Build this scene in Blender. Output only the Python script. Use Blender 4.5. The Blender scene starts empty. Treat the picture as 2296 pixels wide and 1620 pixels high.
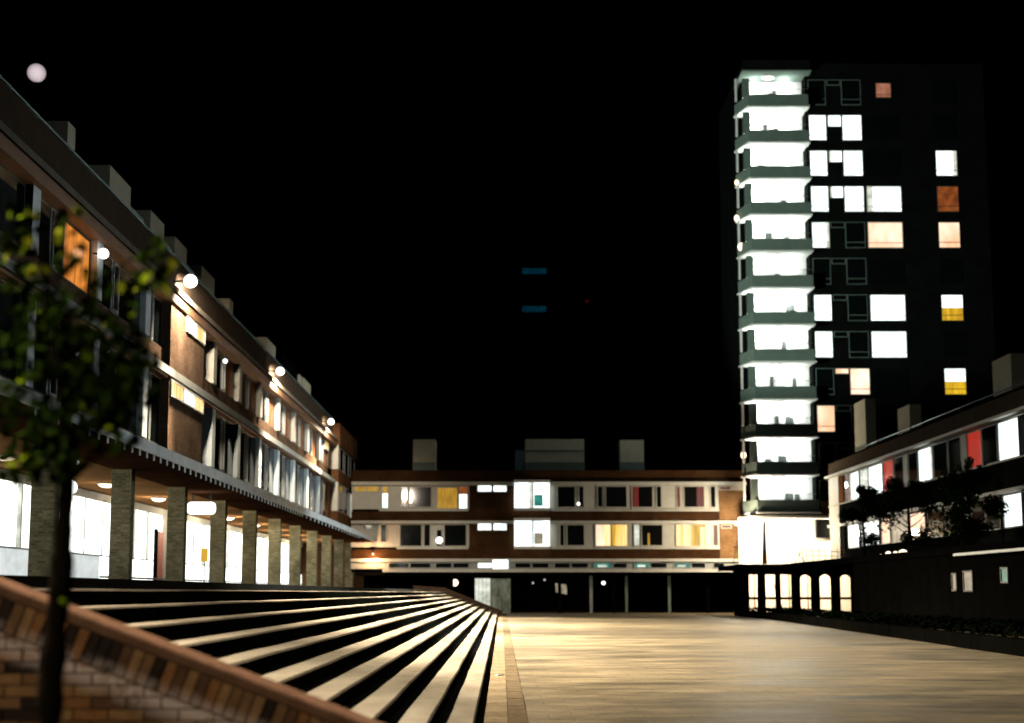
import bpy, math, random
from mathutils import Vector, Matrix, noise
R = math.radians
random.seed(7)
S = bpy.context.scene
col = S.collection

# ------------------------------------------------------------------ camera, night sky, moonlight, exposure
TILT = math.atan(435/3300.0); F = 3300.0; EYE = 1.564
cd = bpy.data.cameras.new('camera'); cam = bpy.data.objects.new('camera', cd); col.objects.link(cam)
cam.location = (0, 0, EYE); cam.rotation_euler = (math.pi/2 + TILT, 0, 0)
cd.sensor_width = 36; cd.lens = 36*F/2296.0
cd.shift_x = 23/2296.0; cd.shift_y = 83/2296.0
cd.clip_start = .1; cd.clip_end = 3000
cd.dof.use_dof = True; cd.dof.focus_distance = 28; cd.dof.aperture_fstop = 1.0
S.camera = cam
w = bpy.data.worlds.new('World'); S.world = w; w.use_nodes = True
wn = w.node_tree.nodes; wl = w.node_tree.links
bgn = wn['Background']; sk = wn.new('ShaderNodeTexSky'); sk.sky_type = 'NISHITA'; sk.sun_disc = False
sk.sun_elevation = R(35); sk.sun_rotation = R(200)
wl.new(sk.outputs[0], bgn.inputs[0]); bgn.inputs[1].default_value = 0.00001
sl = bpy.data.lights.new('moonlight', 'SUN'); sl.energy = .0008; sl.angle = R(.5); sl.color = (1, .95, .88)
so = bpy.data.objects.new('moonlight', sl); col.objects.link(so); so.rotation_euler = (R(55), 0, R(-20))
S.view_settings.view_transform = 'Standard'; S.view_settings.look = 'None'
S.view_settings.exposure = 0; S.view_settings.gamma = 1; S.view_settings.use_curve_mapping = False
FLOOD = 9000; STREET = 4200; FILL = 3600
S.cycles.diffuse_bounces = 0; S.cycles.max_bounces = 6

# ------------------------------------------------------------------ helpers
ct, st = math.cos(TILT), math.sin(TILT)
def ray(px, py):
    u = (px-1125)/F; v = (893-py)/F
    return Vector((u, ct - v*st, st + v*ct))
def onY(px, py, Y):
    d = ray(px, py); k = Y/d.y; return Vector((d.x*k, Y, EYE + d.z*k))
def onX(px, py, X):
    d = ray(px, py); k = X/d.x; return Vector((X, d.y*k, EYE + d.z*k))
def yx(px, X): return onX(px, 1328, X).y           # distance of a column of the picture along a wall at X

def new(name, data, parent=None, loc=None):
    o = bpy.data.objects.new(name, data); col.objects.link(o)
    if parent is not None: o.parent = parent
    if loc is not None: o.location = loc
    return o
def tag(o, label=None, cat=None, group=None, kind=None):
    if label: o['label'] = label
    if cat: o['category'] = cat
    if group: o['group'] = group
    if kind: o['kind'] = kind
    return o
def empty(name, loc, label, cat, group=None):
    o = new(name, None, None, loc); o.empty_display_size = .2
    return tag(o, label, cat, group)
def worldloc(o):
    v = Vector((0, 0, 0))
    while o is not None: v += o.location; o = o.parent
    return v
class MB:
    def __init__(s): s.v = []; s.f = []; s.smooth = False
    def box(s, x0, x1, y0, y1, z0, z1):
        if x0 > x1: x0, x1 = x1, x0
        if y0 > y1: y0, y1 = y1, y0
        if z0 > z1: z0, z1 = z1, z0
        n = len(s.v)
        s.v += [(x0,y0,z0),(x1,y0,z0),(x1,y1,z0),(x0,y1,z0),(x0,y0,z1),(x1,y0,z1),(x1,y1,z1),(x0,y1,z1)]
        s.f += [tuple(n+i for i in q) for q in ((0,3,2,1),(4,5,6,7),(0,1,5,4),(1,2,6,5),(2,3,7,6),(3,0,4,7))]
        return s
    def prism(s, pts, axis, a, b):
        # pts: 2D polygon; axis 'z': (x,y); 'y': (x,z); 'x': (y,z)
        n = len(s.v); k = len(pts)
        def P(p, h): return (p[0],p[1],h) if axis=='z' else ((p[0],h,p[1]) if axis=='y' else (h,p[0],p[1]))
        s.v += [P(p,a) for p in pts] + [P(p,b) for p in pts]
        s.f.append(tuple(n+i for i in range(k))[::-1]); s.f.append(tuple(n+k+i for i in range(k)))
        for i in range(k):
            j = (i+1) % k; s.f.append((n+i, n+j, n+k+j, n+k+i))
        return s
    def tube(s, pts, rads, seg=8, cap=True):
        n0 = len(s.v); s.smooth = True
        for i, p in enumerate(pts):
            p = Vector(p)
            a = Vector(pts[max(i-1,0)]); b = Vector(pts[min(i+1,len(pts)-1)])
            d = (b-a).normalized(); up = Vector((0,0,1)) if abs(d.z) < .9 else Vector((1,0,0))
            u = d.cross(up).normalized(); v = d.cross(u)
            r = rads[i] if isinstance(rads, (list,tuple)) else rads
            for k in range(seg):
                t = 2*math.pi*k/seg; s.v.append(tuple(p + (u*math.cos(t)+v*math.sin(t))*r))
        for i in range(len(pts)-1):
            for k in range(seg):
                a = n0+i*seg+k; b = n0+i*seg+(k+1)%seg; s.f.append((a,b,b+seg,a+seg))
        if cap:
            s.f.append(tuple(n0+k for k in range(seg))[::-1])
            s.f.append(tuple(n0+(len(pts)-1)*seg+k for k in range(seg)))
        return s
    def ball(s, c, r, seg=16, sx=1, sy=1, sz=1):
        n0 = len(s.v); s.smooth = True; rings = seg//2
        s.v.append((c[0],c[1],c[2]+r*sz))
        for i in range(1, rings):
            ph = math.pi*i/rings
            for k in range(seg):
                t = 2*math.pi*k/seg
                s.v.append((c[0]+r*sx*math.sin(ph)*math.cos(t), c[1]+r*sy*math.sin(ph)*math.sin(t), c[2]+r*sz*math.cos(ph)))
        s.v.append((c[0],c[1],c[2]-r*sz)); last = len(s.v)-1
        for k in range(seg):
            s.f.append((n0, n0+1+k, n0+1+(k+1)%seg)); s.f.append((last, n0+1+(rings-2)*seg+(k+1)%seg, n0+1+(rings-2)*seg+k))
        for i in range(rings-2):
            for k in range(seg):
                a = n0+1+i*seg+k; b = n0+1+i*seg+(k+1)%seg; s.f.append((a, a+seg, b+seg, b))
        return s
    def build(s, name, mat, parent=None, bevel=0, local=True):
        off = worldloc(parent) if (parent is not None and local) else Vector((0,0,0))
        me = bpy.data.meshes.new(name)
        me.from_pydata([tuple(Vector(v)-off) for v in s.v], [], s.f); me.update()
        if s.smooth:
            for p in me.polygons: p.use_smooth = len(p.vertices) < 6
        me.materials.append(mat)
        o = new(name, me, parent)
        if bevel:
            m = o.modifiers.new('bevel', 'BEVEL'); m.width = bevel; m.segments = 4 if bevel > .1 else 2; m.limit_method = 'ANGLE'
        return o
def box(name, x0, x1, y0, y1, z0, z1, mat, parent=None, bevel=0):
    return MB().box(x0,x1,y0,y1,z0,z1).build(name, mat, parent, bevel)

# ------------------------------------------------------------------ materials
class NT:
    def __init__(s, name):
        s.m = bpy.data.materials.new(name); s.m.use_nodes = True
        s.n = s.m.node_tree.nodes; s.l = s.m.node_tree.links; s.b = s.n['Principled BSDF']
    def node(s, t, **kw):
        q = s.n.new(t)
        for k, v in kw.items(): setattr(q, k, v)
        return q
    def lk(s, a, b): s.l.new(a, b)
    def math(s, op, a, b=None, clamp=False):
        q = s.n.new('ShaderNodeMath'); q.operation = op; q.use_clamp = clamp
        for i, x in enumerate((a, b)):
            if x is None: continue
            if isinstance(x, (int, float)): q.inputs[i].default_value = x
            else: s.l.new(x, q.inputs[i])
        return q.outputs[0]
    def mix(s, f, a, b, mode='MIX'):
        q = s.n.new('ShaderNodeMix'); q.data_type = 'RGBA'; q.blend_type = mode
        for i, x in ((0, f), (6, a), (7, b)):
            if isinstance(x, (int, float)): q.inputs[i].default_value = x
            elif isinstance(x, tuple): q.inputs[i].default_value = (*x[:3], 1)
            else: s.l.new(x, q.inputs[i])
        return q.outputs[2]
    def noise(s, vec, scale, detail=4, rough=.6):
        q = s.n.new('ShaderNodeTexNoise'); q.inputs['Scale'].default_value = scale
        q.inputs['Detail'].default_value = detail; q.inputs['Roughness'].default_value = rough
        if vec is not None: s.l.new(vec, q.inputs['Vector'])
        return q.outputs[0]
    def ramp(s, f, a, b, ca, cb):
        q = s.n.new('ShaderNodeValToRGB'); e = q.color_ramp.elements
        e[0].position = a; e[0].color = (*ca, 1); e[1].position = b; e[1].color = (*cb, 1)
        s.l.new(f, q.inputs[0]); return q.outputs[0]
    def bump(s, h, strength, dist=.01):
        q = s.n.new('ShaderNodeBump'); q.inputs['Strength'].default_value = strength; q.inputs['Distance'].default_value = dist
        s.l.new(h, q.inputs['Height']); s.l.new(q.outputs[0], s.b.inputs['Normal'])
    def obj(s): return s.n.new('ShaderNodeTexCoord').outputs['Object']
    def scalev(s, v, x, y, z):
        q = s.n.new('ShaderNodeMapping'); q.inputs['Scale'].default_value = (x,y,z); s.l.new(v, q.inputs[0]); return q.outputs[0]
    def wallv(s):
        tc = s.obj(); g = s.n.new('ShaderNodeNewGeometry')
        a = s.n.new('ShaderNodeSeparateXYZ'); s.l.new(g.outputs['True Normal'], a.inputs[0])
        p = s.n.new('ShaderNodeSeparateXYZ'); s.l.new(tc, p.inputs[0])
        fx = s.math('GREATER_THAN', s.math('ABSOLUTE', a.outputs[0]), .6)
        fz = s.math('GREATER_THAN', s.math('ABSOLUTE', a.outputs[2]), .6)
        u = s.math('ADD', s.math('MULTIPLY', p.outputs[1], fx), s.math('MULTIPLY', p.outputs[0], s.math('SUBTRACT', 1, fx)))
        v = s.math('ADD', s.math('MULTIPLY', p.outputs[1], fz), s.math('MULTIPLY', p.outputs[2], s.math('SUBTRACT', 1, fz)))
        c = s.n.new('ShaderNodeCombineXYZ'); s.l.new(u, c.inputs[0]); s.l.new(v, c.inputs[1]); return c.outputs[0], tc
def plain(name, c, rough=.7, var=.25, sc=3, spec=.3, metal=0, bump=.15):
    t = NT(name); v = t.obj(); n = t.noise(v, sc, 6); n2 = t.noise(v, sc*9, 3)
    d = tuple(x*(1-var) for x in c); e = tuple(min(1, x*(1+var)) for x in c)
    q = t.ramp(n, .3, .7, d, e); q = t.mix(.25, q, t.ramp(n2, .3, .7, d, e))
    t.lk(q, t.b.inputs['Base Color']); t.b.inputs['Roughness'].default_value = rough
    t.b.inputs['Specular IOR Level'].default_value = 0 if (rough >= .75 or max(c) < .02) else spec; t.b.inputs['Metallic'].default_value = metal
    if bump: t.bump(n2, bump, .01)
    return t.m
def brickmat(name, c1, c2, mortar, bw=.225, rh=.075, ms=.009, dark=.5, rough=.85):
    t = NT(name); v, tc = t.wallv()
    b = t.node('ShaderNodeTexBrick'); t.lk(v, b.inputs['Vector'])
    b.inputs['Scale'].default_value = 1; b.inputs['Brick Width'].default_value = bw; b.inputs['Row Height'].default_value = rh
    b.inputs['Mortar Size'].default_value = ms; b.inputs['Mortar Smooth'].default_value = .3; b.inputs['Bias'].default_value = 0
    b.inputs['Color1'].default_value = (*c1,1); b.inputs['Color2'].default_value = (*c2,1); b.inputs['Mortar'].default_value = (*mortar,1)
    n = t.noise(tc, .8, 5); q = t.mix(1, b.outputs[0], t.ramp(n, .3, .7, (dark,)*3, (1,1,1)), 'MULTIPLY')
    n3 = t.noise(v, 14, 3); q = t.mix(1, q, t.ramp(n3, .3, .7, (.7,.7,.7), (1,1,1)), 'MULTIPLY')
    t.lk(q, t.b.inputs['Base Color']); t.b.inputs['Roughness'].default_value = rough; t.b.inputs['Specular IOR Level'].default_value = 0
    h = t.math('SUBTRACT', t.math('MULTIPLY', n3, .4), b.outputs[1]); t.bump(h, .6, .01)
    return t.m
def emis(name, c, s, c2=None, vec=(1,1,1), sc=1.2, lo=.35, hi=.65, sample=False):
    t = NT(name); t.b.inputs['Base Color'].default_value = (.02,.02,.02,1); t.b.inputs['Roughness'].default_value = .6
    if c2 is None: t.b.inputs['Emission Color'].default_value = (*c,1)
    else:
        v = t.scalev(t.node('ShaderNodeNewGeometry').outputs['Position'], *vec)
        t.lk(t.ramp(t.noise(v, sc, 3), lo, hi, c2, c), t.b.inputs['Emission Color'])
    t.b.inputs['Emission Strength'].default_value = s
    t.m.cycles.emission_sampling = 'FRONT' if sample else 'NONE'
    return t.m
M = {}
M['brick'] = brickmat('brown_brick', (.25,.15,.09), (.17,.10,.06), (.18,.14,.10))
M['brick_tan'] = brickmat('buff_brick', (.48,.41,.23), (.22,.19,.10), (.38,.33,.20), dark=.4)
M['brick_red'] = brickmat('orange_brick', (.24,.105,.04), (.17,.07,.028), (.15,.095,.055))
M['brick_deep'] = brickmat('deep_brown_brick', (.105,.046,.018), (.07,.03,.012), (.07,.045,.025))
M['brick_pier'] = brickmat('lamplit_brick', (.40,.22,.09), (.30,.15,.06), (.28,.18,.10))  # lamp glow on the pier by the tower painted as lighter brick
M['brick_dark'] = brickmat('black_brick', (.012,.014,.012), (.008,.009,.008), (.015,.015,.014))
M['parapet'] = plain('parapet_render', (.075,.055,.038), .85, .2, 1.5)
M['concrete'] = plain('pale_concrete', (.36,.37,.33), .8, .2, 1.2)
M['spandrel'] = plain('tower_concrete', (.17,.21,.175), .8, .15, 1.2)
M['cream'] = plain('cream_panel', (.52,.50,.42), .6, .12, 2)
M['cream_cool'] = plain('cool_lit_panel', (.72,.80,.80), .5, .12, 2)  # cool light on the cream parts put into this bluish colour
M['frame'] = plain('window_frame_paint', (.40,.42,.40), .5, .1, 3)
M['frame_dark'] = plain('dark_window_frame', (.05,.055,.05), .5, .1, 3)
M['eave'] = plain('timber_eave', (.13,.065,.032), .6, .25, 2)
M['soffit'] = plain('timber_soffit', (.045,.018,.008), .8, .35, 1.3)
M['box'] = plain('roof_housing_panel', (.55,.50,.36), .8, .12, 2)
M['box_dim'] = plain('weathered_board', (.20,.17,.13), .85, .25, 1.5)
M['roofglass'] = plain('blue_green_rail', (.06,.13,.15), .4, .2, 3)
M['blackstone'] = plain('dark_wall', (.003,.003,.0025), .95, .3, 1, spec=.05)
M['void'] = plain('dark_room', (.006,.006,.006), .9, .3, 1)
M['metal'] = plain('dark_metal', (.03,.03,.03), .5, .2, 5, metal=.6)
M['steel'] = plain('grey_metal', (.25,.26,.25), .45, .2, 5, metal=.5)
M['post'] = plain('brown_post', (.20,.10,.04), .7, .2, 3)
M['white_wall'] = plain('white_render', (.78,.74,.68), .8, .05, 1)
M['bark'] = plain('dark_bark', (.010,.008,.006), .95, .5, 30, bump=1)
M['soil'] = plain('dark_soil', (.012,.010,.007), 1, .4, 6)
M['red'] = plain('red_paint', (.35,.03,.015), .5, .15, 3)
M['coping'] = plain('brown_tile_coping', (.14,.08,.055), .8, .35, 9, bump=.4)
M['mortar'] = plain('mortar', (.10,.075,.05), .95, .4, 12, bump=.6)
# window glass: dark reflecting pane, and thin clear pane in front of lit rooms and curtains
t = NT('dark_glass'); t.b.inputs['Base Color'].default_value = (.004,.006,.006,1); t.b.inputs['Roughness'].default_value = .06
t.b.inputs['Specular IOR Level'].default_value = .5; M['glass'] = t.m
t = NT('clear_glass'); tr = t.node('ShaderNodeBsdfTransparent'); gl = t.node('ShaderNodeBsdfGlossy'); gl.inputs['Roughness'].default_value = .05
mx = t.node('ShaderNodeMixShader'); fr = t.node('ShaderNodeFresnel'); fr.inputs[0].default_value = 1.3; bf = t.node('ShaderNodeNewGeometry'); t.lk(t.math('MULTIPLY', t.math('MULTIPLY', fr.outputs[0], .4), t.math('SUBTRACT', 1, bf.outputs['Backfacing'])), mx.inputs[0]); t.lk(tr.outputs[0], mx.inputs[1]); t.lk(gl.outputs[0], mx.inputs[2])
t.lk(mx.outputs[0], t.n['Material Output'].inputs[0]); M['clear'] = t.m
M['lit_white'] = emis('lit_room_white', (.92,1,.98), 2.4, (.50,.60,.60), (.6,.6,.6), 1.2, .3, .6)
M['lit_dim'] = emis('lit_room_pale', (.9,.92,.80), 1.1, (.35,.38,.30), (.6,.6,1), 1.2)
M['lit_shop'] = emis('lit_shop_wall', (1,1,.95), 3.6, (.6,.66,.62), (.5,.5,.8), 1.5, sample=True)
M['lit_shop_low'] = emis('lit_shop_panel', (.72,.78,.78), 1, (.55,.6,.6), (.5,.5,.8), 2)
M['lit_amber'] = emis('amber_blind', (.50,.27,.02), 1.0, (.30,.15,.01), (2,2,.6), 2)
M['lit_orange'] = emis('orange_curtain', (1,.36,.03), .95, (.55,.12,.01), (3,3,.3), 1.6)
M['lit_gold'] = emis('gold_curtain', (1,.80,.40), 1.5, (.9,.42,.08), (3,3,.12), 1.3)
M['lit_peach'] = emis('peach_room', (1,.78,.60), 1.6, (.75,.40,.22), (.7,.7,.5), .55)
M['lit_rust'] = emis('rust_blind', (.40,.10,.015), .8, (.15,.03,.005), (1,1,1), 1.5)
M['lit_pink'] = emis('pink_blind', (.48,.20,.12), .9, (.30,.10,.05), (1,1,1), 2)
M['lit_yellow'] = emis('yellow_curtain', (1,.62,.03), .9, (.6,.30,.01), (3,3,.3), 1.5)
M['lit_red'] = emis('red_curtain', (.62,.02,.008), .9, (.30,.008,.004), (3,3,.2), 1.6)
M['lit_darkred'] = emis('dark_red_curtain', (.16,.004,.003), .9, (.06,.002,.002), (3,3,.2), 1.6)
M['lit_brown'] = plain('brown_curtain', (.30,.11,.04), .9, .3, 2)
M['lit_teal'] = emis('teal_room', (.05,.36,.28), .8, (.01,.10,.07), (1,1,1), 2)
M['lit_deepteal'] = emis('far_teal_window', (.0,.032,.05), .8, (.0,.012,.025), (1,1,1), 1.5)
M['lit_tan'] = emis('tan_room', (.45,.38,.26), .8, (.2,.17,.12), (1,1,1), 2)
M['globe'] = emis('lamp_glass', (1,.95,.92), 3, sample=False)
M['globe_warm'] = emis('warm_lamp_glass', (1,.80,.55), 3)
M['globe_dim'] = emis('dim_pink_lamp_glass', (.80,.66,.70), .8)
t = M['globe_dim'].node_tree; lw = t.nodes.new('ShaderNodeLayerWeight'); lw.inputs[0].default_value = .5     # soft glow painted in: emission fades towards the rim
iv = t.nodes.new('ShaderNodeMath'); iv.operation = 'SUBTRACT'; iv.inputs[0].default_value = 1.0; t.links.new(lw.outputs['Facing'], iv.inputs[1])
m5 = t.nodes.new('ShaderNodeMath'); m5.operation = 'MULTIPLY'; t.links.new(iv.outputs[0], m5.inputs[0]); m5.inputs[1].default_value = .95
t.links.new(m5.outputs[0], t.nodes['Principled BSDF'].inputs['Emission Strength'])
M['globe_red'] = emis('red_lamp', (.05,.002,.002), 1)
M['yellow_sign'] = emis('yellow_lit_board', (.75,.42,.02), .9)

def lamp(name, kind, loc, power, color=(1,1,1), radius=.15, target=None, spot=None, blend=.6, parent=None):
    l = bpy.data.lights.new(name, kind); l.energy = power; l.color = color
    if kind != 'AREA': l.shadow_soft_size = radius
    else: l.size = radius*2
    if spot: l.spot_size = R(spot); l.spot_blend = blend
    o = new(name, l)
    if parent is not None: o.parent = parent; loc = Vector(loc) - worldloc(parent)
    o.location = loc
    if target is not None: o.rotation_euler = (Vector(target)-(Vector(loc)+(worldloc(parent) if parent is not None else Vector()))).to_track_quat('-Z','Y').to_euler()
    return o

# a window on a wall facing -Y (axis 'y') or +X / -X (axis 'x'); a0..a1 along the wall, z0..z1, face coordinate c, s = direction the wall faces
def window(parent, axis, s, c, a0, a1, z0, z1, fill='glass', fr='frame', mull=0, fw=.06, extra=None, trans=None):
    a0, a1 = min(a0,a1), max(a0,a1); z0, z1 = min(z0,z1), max(z0,z1)
    def bx(mb, p0, p1, q0, q1, d0, d1):
        if axis == 'y': mb.box(p0, p1, c+s*d0, c+s*d1, q0, q1)
        else: mb.box(c+s*d0, c+s*d1, p0, p1, q0, q1)
    f = MB()
    bx(f, a0, a1, z0, z0+fw, -.10, .045); bx(f, a0, a1, z1-fw, z1, -.10, .045)
    bx(f, a0, a0+fw, z0+fw, z1-fw, -.10, .045); bx(f, a1-fw, a1, z0+fw, z1-fw, -.10, .045)
    for k in range(mull):
        m = a0+(a1-a0)*(k+1)/(mull+1); bx(f, m-fw/2, m+fw/2, z0+fw, z1-fw, -.09, .04)
    if trans: bx(f, a0+fw, a1-fw, z0+(z1-z0)*trans-fw/2, z0+(z1-z0)*trans+fw/2, -.085, .035)
    wo = f.build('window', M[fr], parent)
    g = MB(); bx(g, a0+fw, a1-fw, z0+fw, z1-fw, .026, .034)
    if fill == 'glass': g.build('pane', M['glass'], wo)
    else:
        g.build('pane', M['clear'], wo)
        e = MB()                       # curtain with real folds, or a lit room wall behind the glass
        if 'room' in M[fill].name or fill in ('lit_white','lit_dim'):
            bx(e, a0+fw, a1-fw, z0+fw, z1-fw, -.02, .002); e.build('room_wall', M[fill], wo)
        else:
            n = max(4, int((a1-a0)/.12)); b = len(e.v)
            for k in range(n+1):
                p = a0+fw+(a1-a0-2*fw)*k/n; d = .001 + (.014 if k % 2 else 0)
                for z in (z0+fw, z1-fw): e.v.append((p, c+s*d, z) if axis == 'y' else (c+s*d, p, z))
            for k in range(n): e.f.append((b+2*k, b+2*k+2, b+2*k+3, b+2*k+1))
            e.build('curtain', M[fill], wo)
        if fill == 'lit_white' and not extra and (a1-a0) > .9 and (z1-z0) > .9:
            q_ = (int(abs(a0)*7+z0*3)) % 4          # a half drawn curtain or blind in some of the bright rooms
            extra = [(0,.16,0,1,'lit_dim'), None, (.82,1,0,1,'lit_dim'), None][q_]
        if extra:                       # second curtain across part of the window
            q0, q1, r0, r1, mat = extra
            e = MB(); A = a0+fw; B = a1-fw; C = z0+fw; D = z1-fw
            bx(e, A+(B-A)*q0, A+(B-A)*q1, C+(D-C)*r0, C+(D-C)*r1, .016, .022); e.build('blind', M[mat], wo)
    return wo

# ------------------------------------------------------------------ ground, terrace, steps
t = NT('square_paving_stone'); v = t.obj()
b = t.node('ShaderNodeTexBrick'); t.lk(v, b.inputs['Vector']); b.inputs['Scale'].default_value = 1
b.inputs['Brick Width'].default_value = .6; b.inputs['Row Height'].default_value = .6; b.inputs['Mortar Size'].default_value = .012
b.inputs['Color1'].default_value = (.285,.235,.150,1); b.inputs['Color2'].default_value = (.275,.225,.142,1); b.inputs['Mortar'].default_value = (.21,.17,.11,1)
s1 = t.noise(t.scalev(v, .16, .30, 1), 1.6, 6, .7); s2 = t.noise(t.scalev(v, .4, .8, 1), 1.5, 5)
q = t.mix(1, b.outputs[0], t.ramp(s1, .34, .64, (.26,.26,.24), (1,1,1)), 'MULTIPLY')
q = t.mix(.8, q, t.ramp(s2, .34, .62, (.55,.55,.52), (1,1,1)), 'MULTIPLY')
t.lk(q, t.b.inputs['Base Color']); t.lk(t.ramp(s1, .3, .7, (.38,)*3, (.75,)*3), t.b.inputs['Roughness'])
t.b.inputs['Specular IOR Level'].default_value = .12; t.bump(t.math('ADD', t.math('MULTIPLY', s2, 1), t.math('MULTIPLY', b.outputs[1], -.15)), .5, .06); M['paving'] = t.m
g = MB(); g.v = [(-400,-200,0),(400,-200,0),(400,1500,0),(-400,1500,0)]; g.f = [(0,1,2,3)]
tag(g.build('ground', M['soil']), kind='structure')
g = MB(); NX, NY = 30, 90
for j in range(NY+1):
    for i in range(NX+1):
        x = .32 + (27-.32)*i/NX; y = -16 + 146*j/NY
        g.v.append((x, y, .004 + .012*(noise.noise(Vector((x*.12, y*.3, 0)))+1)))
for j in range(NY):
    for i in range(NX):
        a = j*(NX+1)+i; g.f.append((a, a+1, a+NX+2, a+NX+1))
g.smooth = True
tag(g.build('square_paving', M['paving']), kind='structure')

t = NT('step_stone'); v = t.obj(); n1 = t.noise(t.scalev(v, 1, .35, 1), 1.3, 6, .65); n2 = t.noise(v, 22, 4)
b = t.node('ShaderNodeTexBrick'); c2 = t.n.new('ShaderNodeMapping'); t.lk(v, c2.inputs[0]); c2.inputs['Rotation'].default_value = (0,0,R(90))
t.lk(c2.outputs[0], b.inputs['Vector']); b.inputs['Scale'].default_value = 1; b.inputs['Brick Width'].default_value = 1.2; b.inputs['Row Height'].default_value = .402
b.inputs['Mortar Size'].default_value = .006; b.inputs['Color1'].default_value = (.44,.41,.35,1); b.inputs['Color2'].default_value = (.40,.37,.315,1); b.inputs['Mortar'].default_value = (.24,.20,.15,1)
q = t.mix(1, b.outputs[0], t.ramp(n1, .3, .68, (.55,.52,.48), (1,1,1)), 'MULTIPLY'); q = t.mix(.5, q, t.ramp(n2, .3, .7, (.7,.68,.64), (1,1,1)), 'MULTIPLY')
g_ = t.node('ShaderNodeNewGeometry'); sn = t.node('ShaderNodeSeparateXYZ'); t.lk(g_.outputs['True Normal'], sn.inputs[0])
q = t.mix(t.math('GREATER_THAN', sn.outputs[0], .9), q, t.ramp(n1, .35, .7, (.025,.026,.017), (.09,.078,.052)))   # risers darkened: their shade is painted into the stone colour
t.lk(q, t.b.inputs['Base Color']); t.b.inputs['Roughness'].default_value = .8; t.b.inputs['Specular IOR Level'].default_value = 0; t.bump(n2, .35, .008); M['step'] = t.m
RISE, RUN, X1 = .16, .402, -.30
YS0, YS1 = 9.93, 104.0
steps = new('steps', None, None, (X1, YS0, 0)); tag(steps, kind='structure')
def stepmesh(x_front, x_back, z, k):
    m = MB(); N = 120
    for j in range(N+1):
        y = YS0 + (YS1-YS0)*(j/N)**1.5
        dx = .012*noise.noise(Vector((y*.35, k*7.1, 0))); dz = .006*noise.noise(Vector((y*.5, k*3.3, 5)))
        m.v += [(x_front+dx, y, 0), (x_front+dx, y, z-.02+dz), (x_front+dx-.02, y, z+dz), (x_back-.03, y, z+dz), (x_back-.03, y, 0)]
    for j in range(N):
        for i in range(4):
            a = j*5+i; m.f.append((a, a+5, a+6, a+1))
    m.f.append((0,1,2,3,4)); e = N*5; m.f.append((e+4,e+3,e+2,e+1,e))
    return m
for k in range(9):
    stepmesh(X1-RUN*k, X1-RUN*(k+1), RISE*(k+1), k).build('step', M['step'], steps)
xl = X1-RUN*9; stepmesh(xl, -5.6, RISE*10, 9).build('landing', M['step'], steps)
XT = -5.6; ZT = 1.76
tr_ = MB().box(-17.5, XT, -20, 128, 0, ZT); tag(tr_.build('terrace', plain('terrace_stone', (.22,.19,.14), .85, .25, .8)), kind='structure')
tag(box('terrace_end', XT+.002, 1.0-.3, YS1+.36, 104.4+3.5, 0, ZT-.004, M['blackstone']), kind='structure') if False else None

# gutter between the steps and the square
gut = new('gutter', None, None, (0, 15, 0)); tag(gut, kind='structure')
gm = [plain('gutter_stone_a', (.25,.205,.14), .8, .35, 6), plain('gutter_stone_b', (.21,.17,.115), .8, .35, 6)]
y = 12.0; k = 0
while y < 66:
    L = .75
    m1 = MB().box(-.294, .075, y+.006, y+L-.006, 0, .03+.004*random.random()).build('slab', gm[k % 2], gut, .004)
    y += L; k += 1
ed = plain('edging_brick', (.15,.12,.08), .85, .35, 8)
y = 12.0
while y < 42:
    MB().box(.08, .315, y+.005, y+.22, 0, .026+.006*random.random()).build('edging_stone', ed, gut); y += .225
m = MB(); y = 66
while y < 104: m.box(-.294, .075, y+.006, y+.744, 0, .032); y += .75
y = 42
tag(m.build('gutter_far', gm[1], gut), kind='stuff'); m = MB()
while y < 104: m.box(.08, .315, y+.006, y+.22, 0, .03); y += .225
tag(m.build('edging_far', ed, gut), kind='stuff')
dp = onY(1120, 1513, 27.9)
dc = MB().tube([(dp.x,27.9,.034),(dp.x,27.9,.05)], [.09,.08], 16); d_ = dc.build('drain_cover', plain('wet_metal', (.5,.55,.55), .3, .2, 5, metal=.8))
tag(d_, 'small round grey metal cover set in the gutter at the foot of the steps', 'drain cover')

# ------------------------------------------------------------------ near stair wall of single bricks
YW = 9.6
p0 = onY(10, 1308, YW); p1 = onY(806, 1612, YW)
sl_ = (p1.z-p0.z)/(p1.x-p0.x)
def topz(x): return p0.z + sl_*(x-p0.x)
near = empty('stair_wall', (-2.4, YW, 0), 'weathered brown brick wall with sloping tile coping behind the thin foreground tree trunk', 'wall')
XA, XB = -4.2, .15
ang = math.atan(sl_); nx, nz = math.sin(ang), -math.cos(ang)     # pointing down from the slope
cop_t, sol = .085, .20
def off(d): return d/math.cos(ang)
MB().prism([(XA,topz(XA)),(XB,topz(XB)),(XB,topz(XB)-off(cop_t)),(XA,topz(XA)-off(cop_t))], 'y', YW-.035, YW+.33).build('coping', M['coping'], near, .022)
MB().prism([(XA,topz(XA)-off(cop_t+.003)),(XB,topz(XB)-off(cop_t+.003)),(XB,0),(XA,0)], 'y', YW+.018, YW+.30).build('mortar_core', M['mortar'], near)
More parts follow.
